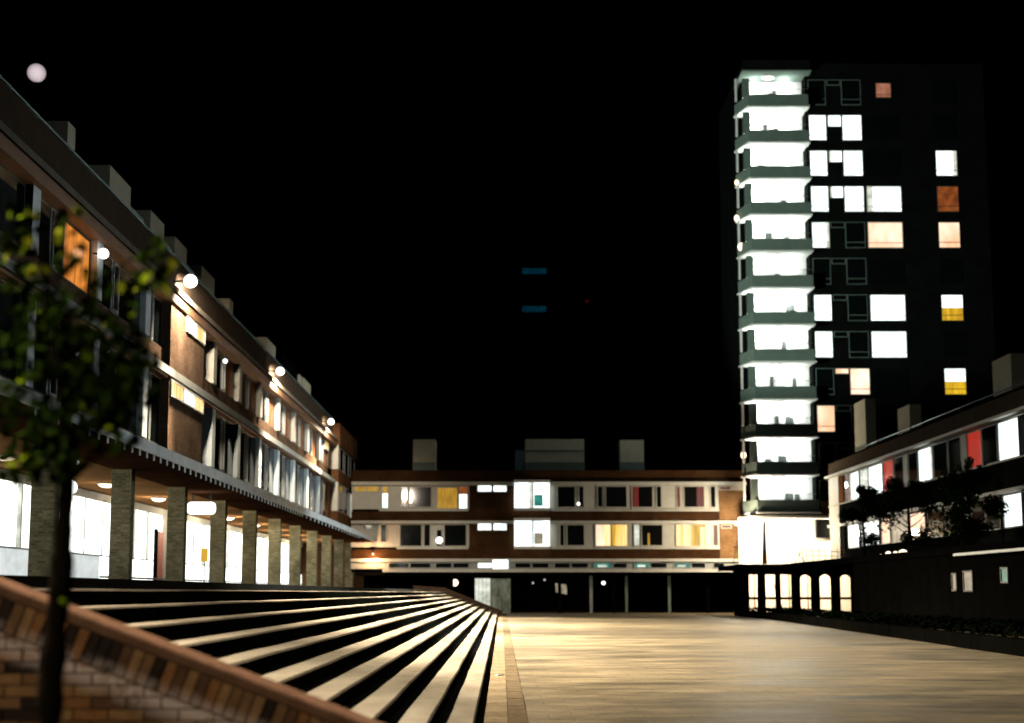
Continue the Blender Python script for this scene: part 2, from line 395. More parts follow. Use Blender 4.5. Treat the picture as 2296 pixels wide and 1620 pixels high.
def wallbrick(name, c, stain=True):
    t = NT(name); v = t.obj(); n = t.noise(v, 9, 5); n2 = t.noise(v, 60, 3)
    q = t.ramp(n, .3, .7, tuple(x*.55 for x in c), tuple(x*1.25 for x in c))
    q = t.mix(.4, q, t.ramp(n2, .3, .7, tuple(x*.5 for x in c), tuple(x*1.4 for x in c)))
    p = t.n.new('ShaderNodeSeparateXYZ'); t.lk(v, p.inputs[0])
    # white salt bloom that runs in a ragged band below the coping
    dist = t.math('SUBTRACT', topz(-2.4), t.math('SUBTRACT', p.outputs[2], t.math('MULTIPLY', p.outputs[0], sl_)))
    d2 = t.math('ABSOLUTE', t.math('SUBTRACT', dist, .36))
    band = t.math('SUBTRACT', 1, t.math('MULTIPLY', d2, 7), True)
    n3 = t.noise(v, 3.2, 6, .7)
    mk = t.math('MULTIPLY', band, t.math('MULTIPLY', t.math('SUBTRACT', n3, .42), 9, True), True)
    q = t.mix(mk, q, (.55,.48,.52))
    t.lk(q, t.b.inputs['Base Color']); t.b.inputs['Roughness'].default_value = .9; t.b.inputs['Specular IOR Level'].default_value = 0; t.bump(n2, .6, .006); return t.m
wb = [wallbrick('wall_brick_%s' % n, c) for n, c in (('tan',(.25,.15,.08)),('brown',(.18,.105,.06)),('rust',(.23,.115,.055)),('umber',(.11,.065,.045)),('soot',(.03,.022,.02)))]
wts = [5,5,3,2,1.2]
def clip(poly, f):
    out = []
    for i in range(len(poly)):
        a, b = poly[i], poly[(i+1) % len(poly)]; fa, fb = f(a), f(b)
        if fa >= 0: out.append(a)
        if (fa >= 0) != (fb >= 0):
            q = fa/(fa-fb); out.append((a[0]+(b[0]-a[0])*q, a[1]+(b[1]-a[1])*q))
    return out
lim = lambda p: topz(p[0]) - off(cop_t+sol+.012) - p[1]
row = 0; z = .38
while z < 1.75:
    x = -3.75 + (.1125 if row % 2 else 0)
    while x < .1:
        poly = clip([(x,z),(x+.215,z),(x+.215,z+.065),(x,z+.065)], lim)
        if len(poly) >= 3 and (max(p[0] for p in poly)-min(p[0] for p in poly)) > .03:
            pr = random.uniform(-.004,.004)
            MB().prism(poly, 'y', YW+pr, YW+.03).build('brick', random.choices(wb, wts)[0], near)
        x += .225
    z += .075; row += 1
s_ = 0; L = (XB-.0+3.75)/math.cos(ang); x = 0
while s_ < L:
    bx0 = -3.75 + s_*math.cos(ang); bz0 = topz(bx0)
    def pt(a, d): 
        return (bx0 + a*math.cos(ang) + nx*d, bz0 + a*math.sin(ang) + nz*d)
    pr = random.uniform(-.005,.004)
    MB().prism([pt(0,cop_t+.004),pt(.066,cop_t+.004),pt(.066,cop_t+sol),pt(0,cop_t+sol)], 'y', YW+pr, YW+.03).build('brick', random.choices(wb,[4,4,3,2.5,3.5])[0], near)
    s_ += .076

# far stair wall
fw = empty('stair_wall', (-2.5, 104, 0), 'low brown brick wall running down beside the far end of the steps', 'wall')
pts = [(.05,.10),(.05,.22),(xl-.1,RISE*10+.22),(-6.2,ZT+.2),(-6.2,.1)]
MB().prism(pts, 'y', 104.02, 104.35).build('wall', M['brick'], fw)
MB().prism([(.08,.20),(.08,.28),(xl-.1,RISE*10+.30),(-6.2,ZT+.28),(-6.2,ZT+.202),(xl-.1,RISE*10+.222)], 'y', 103.98, 104.4).build('coping', M['coping'], fw)

# ------------------------------------------------------------------ LEFT BUILDING
XF = -12.0
def zr(r): return EYE + r*12*ct
lb = empty('brick_building', (-12, 60, ZT), 'long three storey brick building with canopy and brick pillars along the terrace', 'building')
Y0, YE = 4.0, 103.4
zpar, zeav, zh1, zs1, zl1, zh2, zs2 = zr(1.0187), zr(.893), zr(.863), zr(.72), zr(.66), zr(.633), zr(.43)
zcan1, zcan0 = EYE+4.05, EYE+3.77
# structure body and bands
YP0, YP1 = yx(350, XF), yx(429, XF)          # plain brick panel that stands a little proud
box('wall', -24, XF-.32, Y0, YE, zcan0+.02, zeav-.002, M['void'], lb)
def band(name, ya, yb, za, zb, mat, dx=0, back=.3): return box(name, XF-back, XF+dx, ya, yb, za, zb, M[mat], lb)
for ya, yb in ((Y0,YP0),(YP1,YE)):
    band('spandrel', ya, yb, zl1, zs1, 'brick'); band('spandrel', ya, yb, zcan0+.02, zs2, 'brick')
MB().box(XF-.3, XF+.24, YP0, YP1, zcan0+.02, zeav-.005).build('stair_panel', M['brick'], lb)
band('ledge', Y0, YE+.2, zh2+.09, zl1+.05, 'concrete', .28)
band('ledge_trim', Y0, YE+.2, zh2-.01, zh2+.088, 'eave', .20)
band('eave', Y0, YE+.35, zh1, zeav, 'eave', .34)
band('eave_board', Y0, YE+.35, zeav+.002, zeav+.20, 'box_dim', .42)
band('parapet', Y0, YE+.2, zeav+.202, zpar, 'parapet', .05, .35)
band('coping', Y0, YE+.25, zpar+.002, zpar+.07, 'roofglass', .10, .45)
box('roof', -24, XF-.36, Y0, YE, zeav, zeav+.3, M['blackstone'], lb)
# bays
posts = [24.3, 30.3, 36.3, 42.3, 48.3, 54.3, 60.0, 65.9, 71.8, 77.8, 83.8, 89.7, 95.5]
for i, yb in enumerate(posts):
    plain_bay = YP0-.2 < yb+.3 < YP1
    for fl, (za, zb) in enumerate(((zs2, zh2),(zs1, zh1))):
        yend = posts[i+1] if i+1 < len(posts) else YE-2.2
        if i == 4: yend = YP0
        if i == 5:
            continue
        near_part = yb < 50
        band('window_post', yb, yb+.62, za, zb, 'cream_cool' if (near_part or fl == 0) else 'cream', .13)
        wlen = yend-(yb+.55); segs = [(0,.44,'glass'),(.44,.60,'glass'),(.60,1,'glass')]
        if near_part: segs = [(0,.34,'glass'),(.34,.50,'glass'),(.50,1,'glass')]
        if fl == 1 and not near_part:
            segs = [(0,.40,'glass'),(.40,.56,'glass'),(.56,1,'lit_brown')] if i % 3 != 1 else [(0,.42,'lit_brown'),(.42,.58,'glass'),(.58,1,'lit_brown')]
        if fl == 1 and i == 2: segs = [(0,.30,'glass'),(.30,.52,'glass'),(.52,1,'lit_orange')]
        if fl == 1 and i == 10: segs = [(0,.45,'lit_gold' if False else 'lit_brown'),(.45,.6,'glass'),(.6,1,'lit_brown')]
        for a, bb, fill in segs:
            if i == 4 and bb == 1 and fl == 1: bb = .98
            w_ = window(lb, 'x', 1, XF-.12, yb+.55+wlen*a+.01, yb+.55+wlen*bb-.01, za+.02, zb-.02, fill, 'frame' if abs(bb-a) < .25 else 'frame_dark', 0, .07 if abs(bb-a) < .25 else .05)
            if abs(bb-a) < .25:
                c0, c1 = yb+.55+wlen*a+.10, yb+.55+wlen*bb-.10
                MB().box(XF-.10, XF-.03, c0, c0+.07, za+.15, zb-.12).box(XF-.10, XF-.03, c1-.07, c1, za+.15, zb-.12).box(XF-.10, XF-.03, c0, c1, za+.10, za+.17).box(XF-.10, XF-.03, c0, c1, zb-.15, zb-.08).build('casement', M['frame'], w_)
# high windows of the plain brick panel
for fl, (zh) in enumerate((zh2, zh1)):
    ys = [YP0+.1, YP0+2.2, YP0+4.2, YP1-.05] if fl == 0 else [YP0+2.4, YP0+4.0, YP1-.05]
    for q in range(len(ys)-1):
        window(lb, 'x', 1, XF+.26, ys[q]+.03, ys[q+1]-.03, zh-.62, zh-.02, ('lit_gold','lit_white','lit_gold')[q] if fl == 0 else ('lit_white','lit_gold')[q], 'cream', 0, .06)
# plain brick at the far end + next block
band('end_panel', YE-2.2, YE, zl1, zh1, 'brick'); band('end_panel', YE-2.2, YE, zcan0+.02, zh2-.02, 'brick_red')
window(lb, 'x', 1, XF+.02, YE-4.4, YE-2.3, zh1-.62, zh1-.03, 'lit_gold', 'cream', 1)
blk = empty('brick_building', (-12, 108, ZT), 'dark red brick block with cream window panels behind the end of the canopied building', 'building')
XB2 = -11.55; ya, yb = YE+.5, 117
box('wall', -24, XB2, ya, yb, zcan0+.1, zs2+.6, M['brick_red'], blk); box('wall', -24, XB2, ya, yb, zl1-.1, zs1+.1, M['brick_red'], blk)
box('parapet', -24, XB2+.05, ya, yb, zh1+.1, zpar-.2, M['brick_red'], blk); box('wall', -24, XB2-.35, ya+.3, yb, zs2+.6, zh1+.1, M['void'], blk)
for za, zb in ((zs2+.6, zl1-.1),(zs1+.1, zh1+.1)):
    window(blk, 'y', -1, ya+.12, XB2-.95, XB2-.45, za, zb, 'glass', 'frame', 0, .06)
    box('panel', XB2-.42, XB2-.02, ya-.03, ya+.1, za, zb, M['cream'], blk)
    yy = ya+.2
    for q, L in enumerate((1.3,2.4,1.0,2.6,1.6,3)):
        if yy+L > yb: break
        window(blk, 'x', 1, XB2-.12, yy, yy+L-.1, za, zb, 'glass' if (q % 3 or za > 8) else 'glass', 'frame', 0, .07); yy += L
    if za < 8: window(blk, 'x', 1, XB2+.01, 112.0, 115.6, za-.1, zb-.25, 'lit_dim', 'frame', 1)
# roof housings
XR = -12.25
for q, (xa, xb2, top, bot, colr) in enumerate(((111,129,1.088,1.0,'box'),(213,263,1.092,1.0,'box'),(311,343,1.09,1.0,'box'),(369,397,1.09,1.0,'box'),(432,463,1.09,1.0,'box'),(498,507,1.08,1.0,'box'),(585,607,1.085,1.0,'box'),(625,658,1.085,1.0,'blackstone'),(663,668,1.08,1.0,'box'),(672,689,1.085,1.0,'box'))):
    ya, yb = yx(xa, XR), yx(xb2, XR)
    hz = EYE + top*12.25*ct
    box('roof_housing', XR-1.6, XR, ya, yb, zpar-.3, hz, M[colr], lb)
    if q in (1,2,3): box('roof_housing', XR-1.2, XR-.05, yb+.003, yb+ (yb-ya)*.8, zpar-.3, hz-.55, M['roofglass'], lb)
# canopy
XO = -9.5
cnp = MB().box(XF+.02, XO-.06, Y0, 116.5, zcan0, zcan0+.14).build('canopy_soffit', M['soffit'], lb)
MB().box(XO-.06, XO, Y0, 117, zcan0-.02, zcan1).build('canopy_fascia', plain('canopy_fascia_paint', (.74,.79,.80), .6, .25, .9), lb)
MB().box(XF+.02, XO-.062, Y0, 116.5, zcan0+.142, zcan1-.04).build('canopy_roof', M['blackstone'], lb)
y = 30
while y < 100:
    box('bracket', XO-.10, XO-.062, y, y+.05, zcan0-.17, zcan0-.002, M['cream_cool'], lb); y += .8 if y < 70 else 1.6
# arcade: ceiling, shop wall, pillars
XS = -15.5
arc_ceiling = box('arcade_ceiling', XS, XF+.018, Y0, 116, zcan0, zcan0+.018, plain('arcade_ceiling_paint', (.20,.10,.04), .8, .2, 1), lb)
box('shop_base', XS-.1, XS+.02, Y0, 57, ZT, ZT+1.18, M['lit_shop_low'], lb); box('shop_base', XS-.1, XS+.02, 57.002, 117, ZT+.3, ZT+1.18, M['lit_shop'], lb); box('bench', XS+.03, XS+.4, 57, 112, ZT+.36, ZT+.44, M['metal'], lb)
yy = Y0; q = 0
while yy < 112:
    L = 2.4
    f = window(lb, 'x', 1, XS+.1, yy, yy+L, ZT+1.2, zcan0-.28, 'lit_white', 'cream', 0, .03)
    for ch in f.children:
        if ch.name.startswith('room_wall'): ch.data.materials[0] = M['lit_shop']
    yy += L; q += 1
box('fascia_board', XS-.05, XS+.14, Y0, 117, zcan0-.27, zcan0-.01, M['cream'], lb)
dy = yx(357, XS+.2)
dr = box('shop_door', XS+.12, XS+.20, dy-.5, dy+.55, ZT+.05, ZT+2.5, M['red'], lb)
box('door_frame', XS+.11, XS+.19, dy-.95, dy-.52, ZT+.05, ZT+2.6, M['void'], lb)
box('shop_panel', XS+.105, XS+.15, dy+.6, dy+2.4, ZT+.02, zcan0-.3, M['cream'], lb)
py = [29.9, 37.5, 45.2, 52.9, 60.7, 68.3, 75.9, 83.5, 91.0, 98.5, 106.0, 113.3]
for i, yv in enumerate(py):
    box('pillar', XF, XF+.62, yv, yv+.45, ZT, zcan0-.002, M['brick_tan'], lb, .008)
box('wall', XS, XF+1.3, 114.6, 115.0, ZT, zcan0-.004, M['brick_red'], lb)
box('plinth', XF-.12, XF+.74, Y0, 116, ZT+.001, ZT+.05, M['concrete'], lb)

# lamps on the soffit
ords = ['first','second','third','fourth','fifth','sixth','seventh','eighth','ninth','tenth','eleventh','twelfth']
for i, yv in enumerate((40.5,51.0,58.8,66.5,74,82,90,98,106)):
    p = (-13.7, yv, zcan0)
    e = empty('ceiling_lamp', (p[0],p[1],zcan0), 'round warm lamp on the arcade ceiling, %s from the near end' % ords[i], 'lamp', 'lamps under the arcade ceiling')
    MB().tube([(p[0],p[1],zcan0-.002),(p[0],p[1],zcan0-.05)], [.33,.33], 20).build('housing', M['frame'], e)
    MB().ball((p[0],p[1],zcan0-.07), .28, 16, sz=.35).build('diffuser', M['globe_warm'], e)
    lamp('lamp_light', 'POINT', (p[0],p[1],zcan0-.32), 45 if i < 2 else (160 if i < 4 else 330), (1,.84,.60), .2, parent=e)
# wall globe lamps
def globe(px, py_, X=None, Y=None, r=.2, mat='globe', label='', arm=None, name='globe_lamp', group=None):
    p = onX(px, py_, X) if X is not None else onY(px, py_, Y)
    e = empty(name, tuple(p), label, 'lamp', group)
    MB().ball(p, r, 16).build('glass_globe', M[mat], e)
    a = arm if arm else Vector((-.35,0,0))
    MB().tube([p+a.normalized()*r*.85, p+a], [.03,.03], 6).build('bracket', M['metal'], e)
    return e, p
globe(160,1040, X=-12.4, r=.22, label='white globe lamp hanging from the canopy above the nearest lit shop bay', arm=Vector((0,0,.25)))
globe(156,1092, X=-13.5, r=.24, label='white globe lamp beside the thin tree trunk under the arcade', arm=Vector((0,0,.9)))
globe(232,568, X=-11.7, r=.16, label='small white globe standing for a lamp reflection in the upper windows, next to a pale mullion', arm=Vector((-.3,0,0)))  # glowing globe stands in for a lamp mirrored in the window
globe(241,800, X=-11.7, r=.16, label='small white globe lamp seen through the foliage below the upper windows', arm=Vector((-.3,0,0)))
globe(505,809, X=-11.8, r=.10, label='tiny white lamp at the first window of the lit brick front', arm=Vector((-.2,0,0)))
globe(890,1634, X=-11.8, r=.10, label='', arm=None) if False else None
# light box between pillars, yellow board
lbx = empty('light_box', (-11.75, 56, zcan0), 'bright white rounded light box hanging between two brick pillars under the canopy', 'light box')
a = onY(419,1153,56); b_ = onY(484,1125,56)
m = MB().box(a.x, b_.x, 55.8, 56.2, a.z, b_.z).build('diffuser', M['globe'], lbx, .17)
MB().box(a.x+.2, a.x+.25, 56, 56.05, b_.z, zcan0).box(b_.x-.25, b_.x-.2, 56, 56.05, b_.z, zcan0).build('hanger', M['metal'], lbx)
lamp('box_light', 'POINT', ((a.x+b_.x)/2, 55.6, (a.z+b_.z)/2-.1), 40, (.9,1,.95), .2, parent=lbx)
a = onY(450,1259,58.5); b_ = onY(466,1229,58.5)
yb_ = empty('notice_board', (a.x, 58.5, ZT), 'small yellow lit board on a post between the third and fourth pillars', 'sign')
box('board', a.x, b_.x, 58.5, 58.56, a.z, b_.z, M['yellow_sign'], yb_); box('post', (a.x+b_.x)/2-.02, (a.x+b_.x)/2+.02, 58.57, 58.61, ZT, b_.z, M['metal'], yb_)

# floodlights on the parapet
FL = [(427,630,'largest and brightest white floodlight on the parapet above the brick panel',.25,1.0),
      (628,832,'white floodlight in the middle of the parapet, between the roof housings',.22,1.12),
      (742,945,'white floodlight at the far corner of the brick front',.22,.9)]
for px, py_, lab, r, k in FL:
    p = onX(px, py_, -11.35)
    e = empty('floodlight', (XF, p.y, zpar), lab, 'floodlight', 'floodlights on the left parapet')
    MB().ball(p, r, 20, sy=1).build('glass_globe', M['globe'], e)
    MB().tube([p+Vector((-r*.9,0,.0)), (XF-.1, p.y, p.z)], .04, 8).build('bracket', M['metal'], e)
    lamp('flood_light', 'SPOT', p+Vector((.35,.1,-r*.4)), FLOOD*k*(.60 if py_ < 900 else .30), (1,.84,.66), .22, target=(p.x-2.2,p.y+2.3,p.z-5), spot=152, blend=.25, parent=e)
    lamp('flood_beam', 'SPOT', p+Vector((r+.2,0,-.1)), FLOOD*k*20.0, (1,.83,.60), .25, target=(p.x+7.4, p.y-(5 if py_ < 900 else 14), 0), spot=86, blend=1, parent=e)
for yv, k, lab in ((30.5,.62,'added floodlight on the parapet just out of view, nearer of two'),(10,.28,'added floodlight on the parapet out of view, above the near stair wall')):  # unseen floods added to light the near square and steps
    p = Vector((-11.35, yv, 13.5)); e = empty('floodlight', (XF, p.y, zpar), lab, 'floodlight', 'floodlights on the left parapet')
    MB().ball(p, .3, 20).build('glass_globe', M['globe'], e); MB().tube([p+Vector((-.28,0,.0)), (XF-.1, p.y, p.z)], .04, 8).build('bracket', M['metal'], e)
    lamp('flood_beam', 'SPOT', p+Vector((.5,0,-.1)), FLOOD*k*13.0, (1,.82,.58), .25, target=(p.x+7.8, p.y-1, 0), spot=82, blend=1, parent=e)
p = onX(82, 163, -12.2)
e = empty('floodlight', (XF, p.y, zpar), 'dim pinkish white globe on a mast above the unlit roof, high at the left', 'floodlight')
MB().ball(p, .25, 20).build('glass_globe', M['globe_dim'], e); MB().tube([(p.x,p.y,zpar-.2),(p.x,p.y,p.z-.26)], .03, 6).build('mast', M['blackstone'], e)
lamp('added_tower_spot', 'SPOT', (-10.9, 79.7, 13.6), 52000, (.80,1,.90), .3, target=(23,108,30), spot=40, blend=.45)  # added spot without a fitting, brightens the tower front
for yv, lab, tg in ((60,'added floodlight on the right hand roof, farther of two out of view',(-9.6,84,4.9)),(38,'added floodlight on the right hand roof, nearer of two out of view',(-12,43,5.5))):  # unseen cool fill floods added to light the left front
    p = Vector((23.2, yv, 11.2)); e = empty('floodlight', (23.7, yv, 10.9), lab, 'floodlight', 'added floodlights on the right parapet')
    MB().ball(p, .2, 16).build('glass_globe', M['globe'], e); MB().tube([p+Vector((.18,0,0)), (23.75,yv,10.9)], .04, 8).build('bracket', M['metal'], e)
    lamp('flood_beam', 'SPOT', p+Vector((-.4,0,0)), FILL*(9 if yv == 60 else 1.7), (.82,.94,1), .25, target=tg, spot=40 if yv == 60 else 56, blend=.9, parent=e)
# warm lamp at the far end of the arcade
e, p = globe(836,1242, Y=111.5, r=.07, mat='globe_warm', label='warm lamp at the far end of the canopy by the terrace', arm=Vector((0,0,.3)))
lamp('lamp_light', 'POINT', p+Vector((0,-.3,-.3)), 380, (1,.55,.25), .15, parent=e)

# ------------------------------------------------------------------ BACK BUILDING
YB = 112.0
bb = empty('brick_building', (3, YB, 0), 'three storey brick and cream building across the far side of the square', 'building')
def BZ(py_): return onY(1300, py_, YB).z
def BX(px, py_=1150): return onY(px, py_, YB).x
XL, XRr = BX(788), BX(1676)
box('wall', XL, XRr, YB+.5, YB+12, 3.1, BZ(1083), M['void'], bb)
def bband(name, pa, pb, ya, yb, mat, d=0, depth=.45): return box(name, BX(pa), BX(pb), YB-d, YB+depth, BZ(yb), BZ(ya), M[mat], bb)
bband('parapet', 788, 1676, 1056, 1080, 'brick_deep'); bband('coping', 788, 1676, 1054, 1055.8, 'brick_deep', .06)
for a, b2 in ((788,1052),(1234,1612)):
    bband('spandrel', a, b2, 1146, 1167, 'brick_deep'); bband('spandrel', a, b2, 1231, 1252, 'brick_deep')
    for y1, y2 in ((1088,1141),(1174,1226)): bband('cream_wall', a, b2, y1, y2, 'cream', 0, .25)
bband('brick_pier', 1052, 1150, 1088, 1252, 'brick_deep'); bband('brick_pier', 1613, 1676, 1099, 1252, 'brick_pier', .02)
bband('cream_wall', 1613, 1676, 1088, 1098.8, 'cream', 0)
bband('bay_wall', 1150, 1234, 1088, 1252, 'brick_deep', .0)
bband('cornice', 788, 1676, 1080.3, 1087.8, 'cream', .35); bband('cornice', 788, 1676, 1167.3, 1173.7, 'cream', .35); bband('cornice', 788, 1676, 1252.3, 1259, 'cream', .25)
bband('sill', 850, 1050, 1141.2, 1145.6, 'cream', .15); bband('sill', 1236, 1612, 1141.2, 1145.6, 'cream', .15)
bband('sill', 890, 1050, 1226.2, 1230.6, 'cream', .15); bband('sill', 1236, 1612, 1226.2, 1230.6, 'cream', .15)
bband('wall', 788, 1676, 1259.2, 1275, 'concrete'); bband('ledge', 860, 1660, 1275.3, 1282.5, 'cream', .5)
bband('beam', 800, 1676, 1282.8, 1290, 'blackstone', .1, 12)
def bwin(pa, pb, ya, yb, fill='glass', fr='cream', **k): return window(bb, 'y', -1, YB-.03, BX(pa), BX(pb), BZ(yb), BZ(ya), fill, fr, **k)
bwin(793,850,1089,1103,'lit_amber', mull=1)
bwin(855.6,871,1089,1140,'lit_white', extra=(0,1,.68,1,'lit_amber'))
bwin(898,914,1090,1138); bwin(917,968,1090,1138); bwin(979,1026.5,1092,1141,'lit_amber'); bwin(1028,1049,1090,1141,'lit_white', extra=(0,1,.66,1,'lit_rust'))
for ya, yb in ((1087,1103),(1171.5,1189.5)):
    bwin(1070,1103,ya,yb,'lit_white'); bwin(1105,1137,ya,yb,'lit_white')
for ya, yb in ((1078,1144),(1163,1229.5)):      # the two bright bays stand forward of the wall
    a, c = BX(1152), BX(1233)
    box('bay_sill', a, c, YB-.75, YB-.5, BZ(yb)-.05, BZ(yb)+.12, M['white_wall'], bb); box('bay_head', a, c, YB-.75, YB-.5, BZ(ya)-.12, BZ(ya)+.05, M['white_wall'], bb)
    window(bb, 'y', -1, YB-.55, a, a+(c-a)*.52, BZ(yb)+.122, BZ(ya)-.122, 'lit_white', 'cream', fw=.04)
    window(bb, 'y', -1, YB-.55, a+(c-a)*.525, c, BZ(yb)+.122, BZ(ya)-.122, 'lit_white', 'cream', fw=.04, extra=(.05,.58,.08,.52,'lit_tan' if ya > 1100 else 'lit_teal'))
bwin(1249,1291,1089,1138); bwin(1297,1310.5,1089,1138); bwin(1339,1353,1089,1138); bwin(1357,1407,1089,1138)
bwin(1416,1465,1089,1138,'lit_darkred', extra=(.32,1,0,1,'void')); bwin(1471,1484.5,1089,1138); bwin(1517,1527,1089,1138,'lit_darkred')
bwin(1533,1581,1089,1138,'lit_darkred', extra=(0,.62,0,1,'void')); bwin(1592.5,1606,1089,1138); 
bwin(1614,1640,1089.5,1098.5,'lit_darkred')
bwin(814,848,1175,1186); bwin(853,868,1175,1216); bwin(896,947,1174.5,1225); bwin(950,966,1174.5,1225); bwin(978,992,1186,1225); bwin(995,1047,1174.5,1225)
bwin(1254,1265.5,1175,1224); bwin(1270,1311,1175,1224); bwin(1334,1370,1174.5,1225,'lit_gold', extra=(.0,.62,0,1,'lit_peach')); bwin(1370.5,1407,1174.5,1225,'lit_gold', extra=(.0,.25,0,1,'lit_yellow'))
bwin(1420,1434,1175,1224,'lit_dim'); bwin(1437,1486,1175,1224,'void',extra=(.28,.38,0,.6,'lit_amber')); bwin(1514,1548,1174.5,1225,'lit_gold'); bwin(1548.5,1583,1174.5,1225,'lit_yellow',extra=(.6,1,0,.9,'lit_gold'))
bwin(1597,1610,1175,1224,'lit_darkred'); bwin(1616,1640,1176,1184.5,'lit_darkred')
def sw(pa, pb, f='glass', ya=1261, yb=1273.5, **k): bwin(pa, pb, ya, yb, f, 'frame', fw=.04, **k)
for pa, pb in ((871,918),(920,967),(977,1014),(1016,1052),(1154,1190),(1192,1230),(1242,1278),(1280,1318),(1373,1405),(1457,1494),(1547,1580),(1597,1622)): sw(pa, pb)
for pa, pb in ((1330,1371),(1420,1455),(1509,1545)): sw(pa, pb, 'lit_teal', extra=(.2,.75,.15,.6,'lit_dim'))
sw(1071,1103,'lit_white'); window(bb, 'y', -1, YB-.35, BX(1103), BX(1141), BZ(1279), BZ(1253), 'lit_white', 'white_wall', fw=.06)
for xa, xb2, za, zb, q in ((926,976,984.7,1039,0),(1178,1310,984,1050,1),(1390,1444,986,1050,0)):
    pa = onY(xa, 1030, YB+3); pb = onY(xb2, 1030, YB+3); zt, zl = onY(1200, za, YB+3).z, onY(1200, 1062, YB+3).z
    box('roof_housing', pa.x, pb.x, YB+3, YB+5.5, zl, zt, M['box'], bb)
    box('housing_base', pa.x-.02, pb.x+.02, YB+2.9, YB+2.998, zl, onY(1200,1036,YB+3).z, M['spandrel'], bb)
    if q:
        box('housing_ledge', pa.x-.02, pb.x+.04, YB+2.9, YB+2.998, onY(1200,1012,YB+3).z, onY(1200,1009,YB+3).z, M['spandrel'], bb)
        box('roof_housing', pa.x-.8, pa.x-.02, YB+3, YB+5, zl, onY(1200,1009,YB+3).z, M['roofglass'], bb)
# undercroft
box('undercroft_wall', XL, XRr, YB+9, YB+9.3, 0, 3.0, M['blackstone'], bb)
for px, mat, wd in ((1325.5,'concrete',.22),(1376,'blackstone',.2),(1405,'spandrel',.18),(1501,'spandrel',.2),(1588,'blackstone',.2),(1012,'blackstone',.3),(1255,'blackstone',.25)):
    x = onY(px, 1330, YB+1).x; box('undercroft_column', x-wd/2, x+wd/2, YB+1, YB+1.3, 0, 2.85, M[mat], bb)
a = onY(1065,1300,YB+.3); c = onY(1100,1300,YB+.3); d = onY(1144,1300,YB+.3)
for q in range(4):
    x0 = a.x+(c.x-a.x)*q/4; box('lit_panel', x0, x0+(c.x-a.x)/4-.02, YB+.3, YB+.35, .0, 2.62, M['lit_dim'], bb)
m = MB(); n = 14; bq = 0
for k in range(n+1):
    x = c.x+.02+(d.x-c.x)*k/n
    for zz in (0, 2.6): m.v.append((x, YB+.4+(.05 if k % 2 else 0), zz))
for k in range(n): m.f.append((2*k,2*k+2,2*k+3,2*k+1))
m.build('hoarding_curtain', emis('dim_green_curtain', (.13,.14,.09), .9, (.03,.035,.02), (2,1,1), 1.5), bb)
m = MB(); a = onY(1245,1310,YB+2); c = onY(1271,1331,YB+2)
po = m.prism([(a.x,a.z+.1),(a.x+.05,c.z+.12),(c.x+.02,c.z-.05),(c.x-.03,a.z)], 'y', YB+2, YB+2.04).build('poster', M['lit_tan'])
tag(po, 'pale tilted poster hanging in the dark undercroft', 'poster')
for px, py_, r, mt, lab in ((1195,1306.6,.09,'globe_dim','left one of two tiny lamps in the dark undercroft'),(1221,1299.5,.09,'globe_dim','right one of two tiny lamps left of the pale poster'),(1353,1306.6,.14,'globe','small white lamp in the undercroft right of the pale column'),(1020,1306,.26,'globe_warm','round warm lamp under the building just above the far end of the steps')):
    globe(px, py_, Y=YB+1.5, r=r, mat=mt, label=lab, arm=Vector((0,.1,.35)))
globe(985,1211, Y=YB-.8, r=.26, mat='globe', label='white globe lamp in front of a narrow dark window of the far building', arm=Vector((0,.7,0)))
globe(906,1119, Y=YB-.6, r=.10, mat='globe_warm', label='tiny warm lamp, upper of two before the dark windows of the far building', arm=Vector((0,.5,0)))
globe(921,1124.5, Y=YB-.6, r=.13, mat='globe_warm', label='tiny warm lamp, lower of two before the dark windows of the far building', arm=Vector((0,.5,0)))
globe(1297,1129, Y=YB-.6, r=.12, mat='globe', label='tiny white lamp at the narrow window right of the bright bay', arm=Vector((0,.5,0)))

# ------------------------------------------------------------------ TOWER
YT = 108.0
tw = empty('tower_block', (22, YT, 0), 'tall dark tower block with a stack of brightly lit balconies', 'tower')
cz = [EYE + 8.55 + 2.803*(11-k) for k in range(12)]      # ceiling of each storey, top storey first
bay = [(18.1,110.6),(18.75,108.0),(23.3,108.0),(23.3,110.6)]
def rowf(k, x, y=None): return x
MB().box(18.6, 37, 110.6, 122, 7.2, cz[0]+1.2).build('wall', M['brick_dark'], tw)
MB().box(23.3, 37, 109.0, 110.598, 5.6, cz[0]+1.0).build('wall', M['brick_dark'], tw)
box('roof_edge', 18.3, 23.6, 107.9, 112, cz[0]+.002, cz[0]+.10, M['spandrel'], tw)
box('roof_slab', 18.5, 23.5, 108.0, 112, cz[0]+.102, cz[0]+.9, M['brick_dark'], tw)
lamp_k = [1,1.25,1.3,1.35,1.4,.95,1.3,1.3,1.0,1.1,1.3,1.1]
TL = 4.0
random.seed(3)
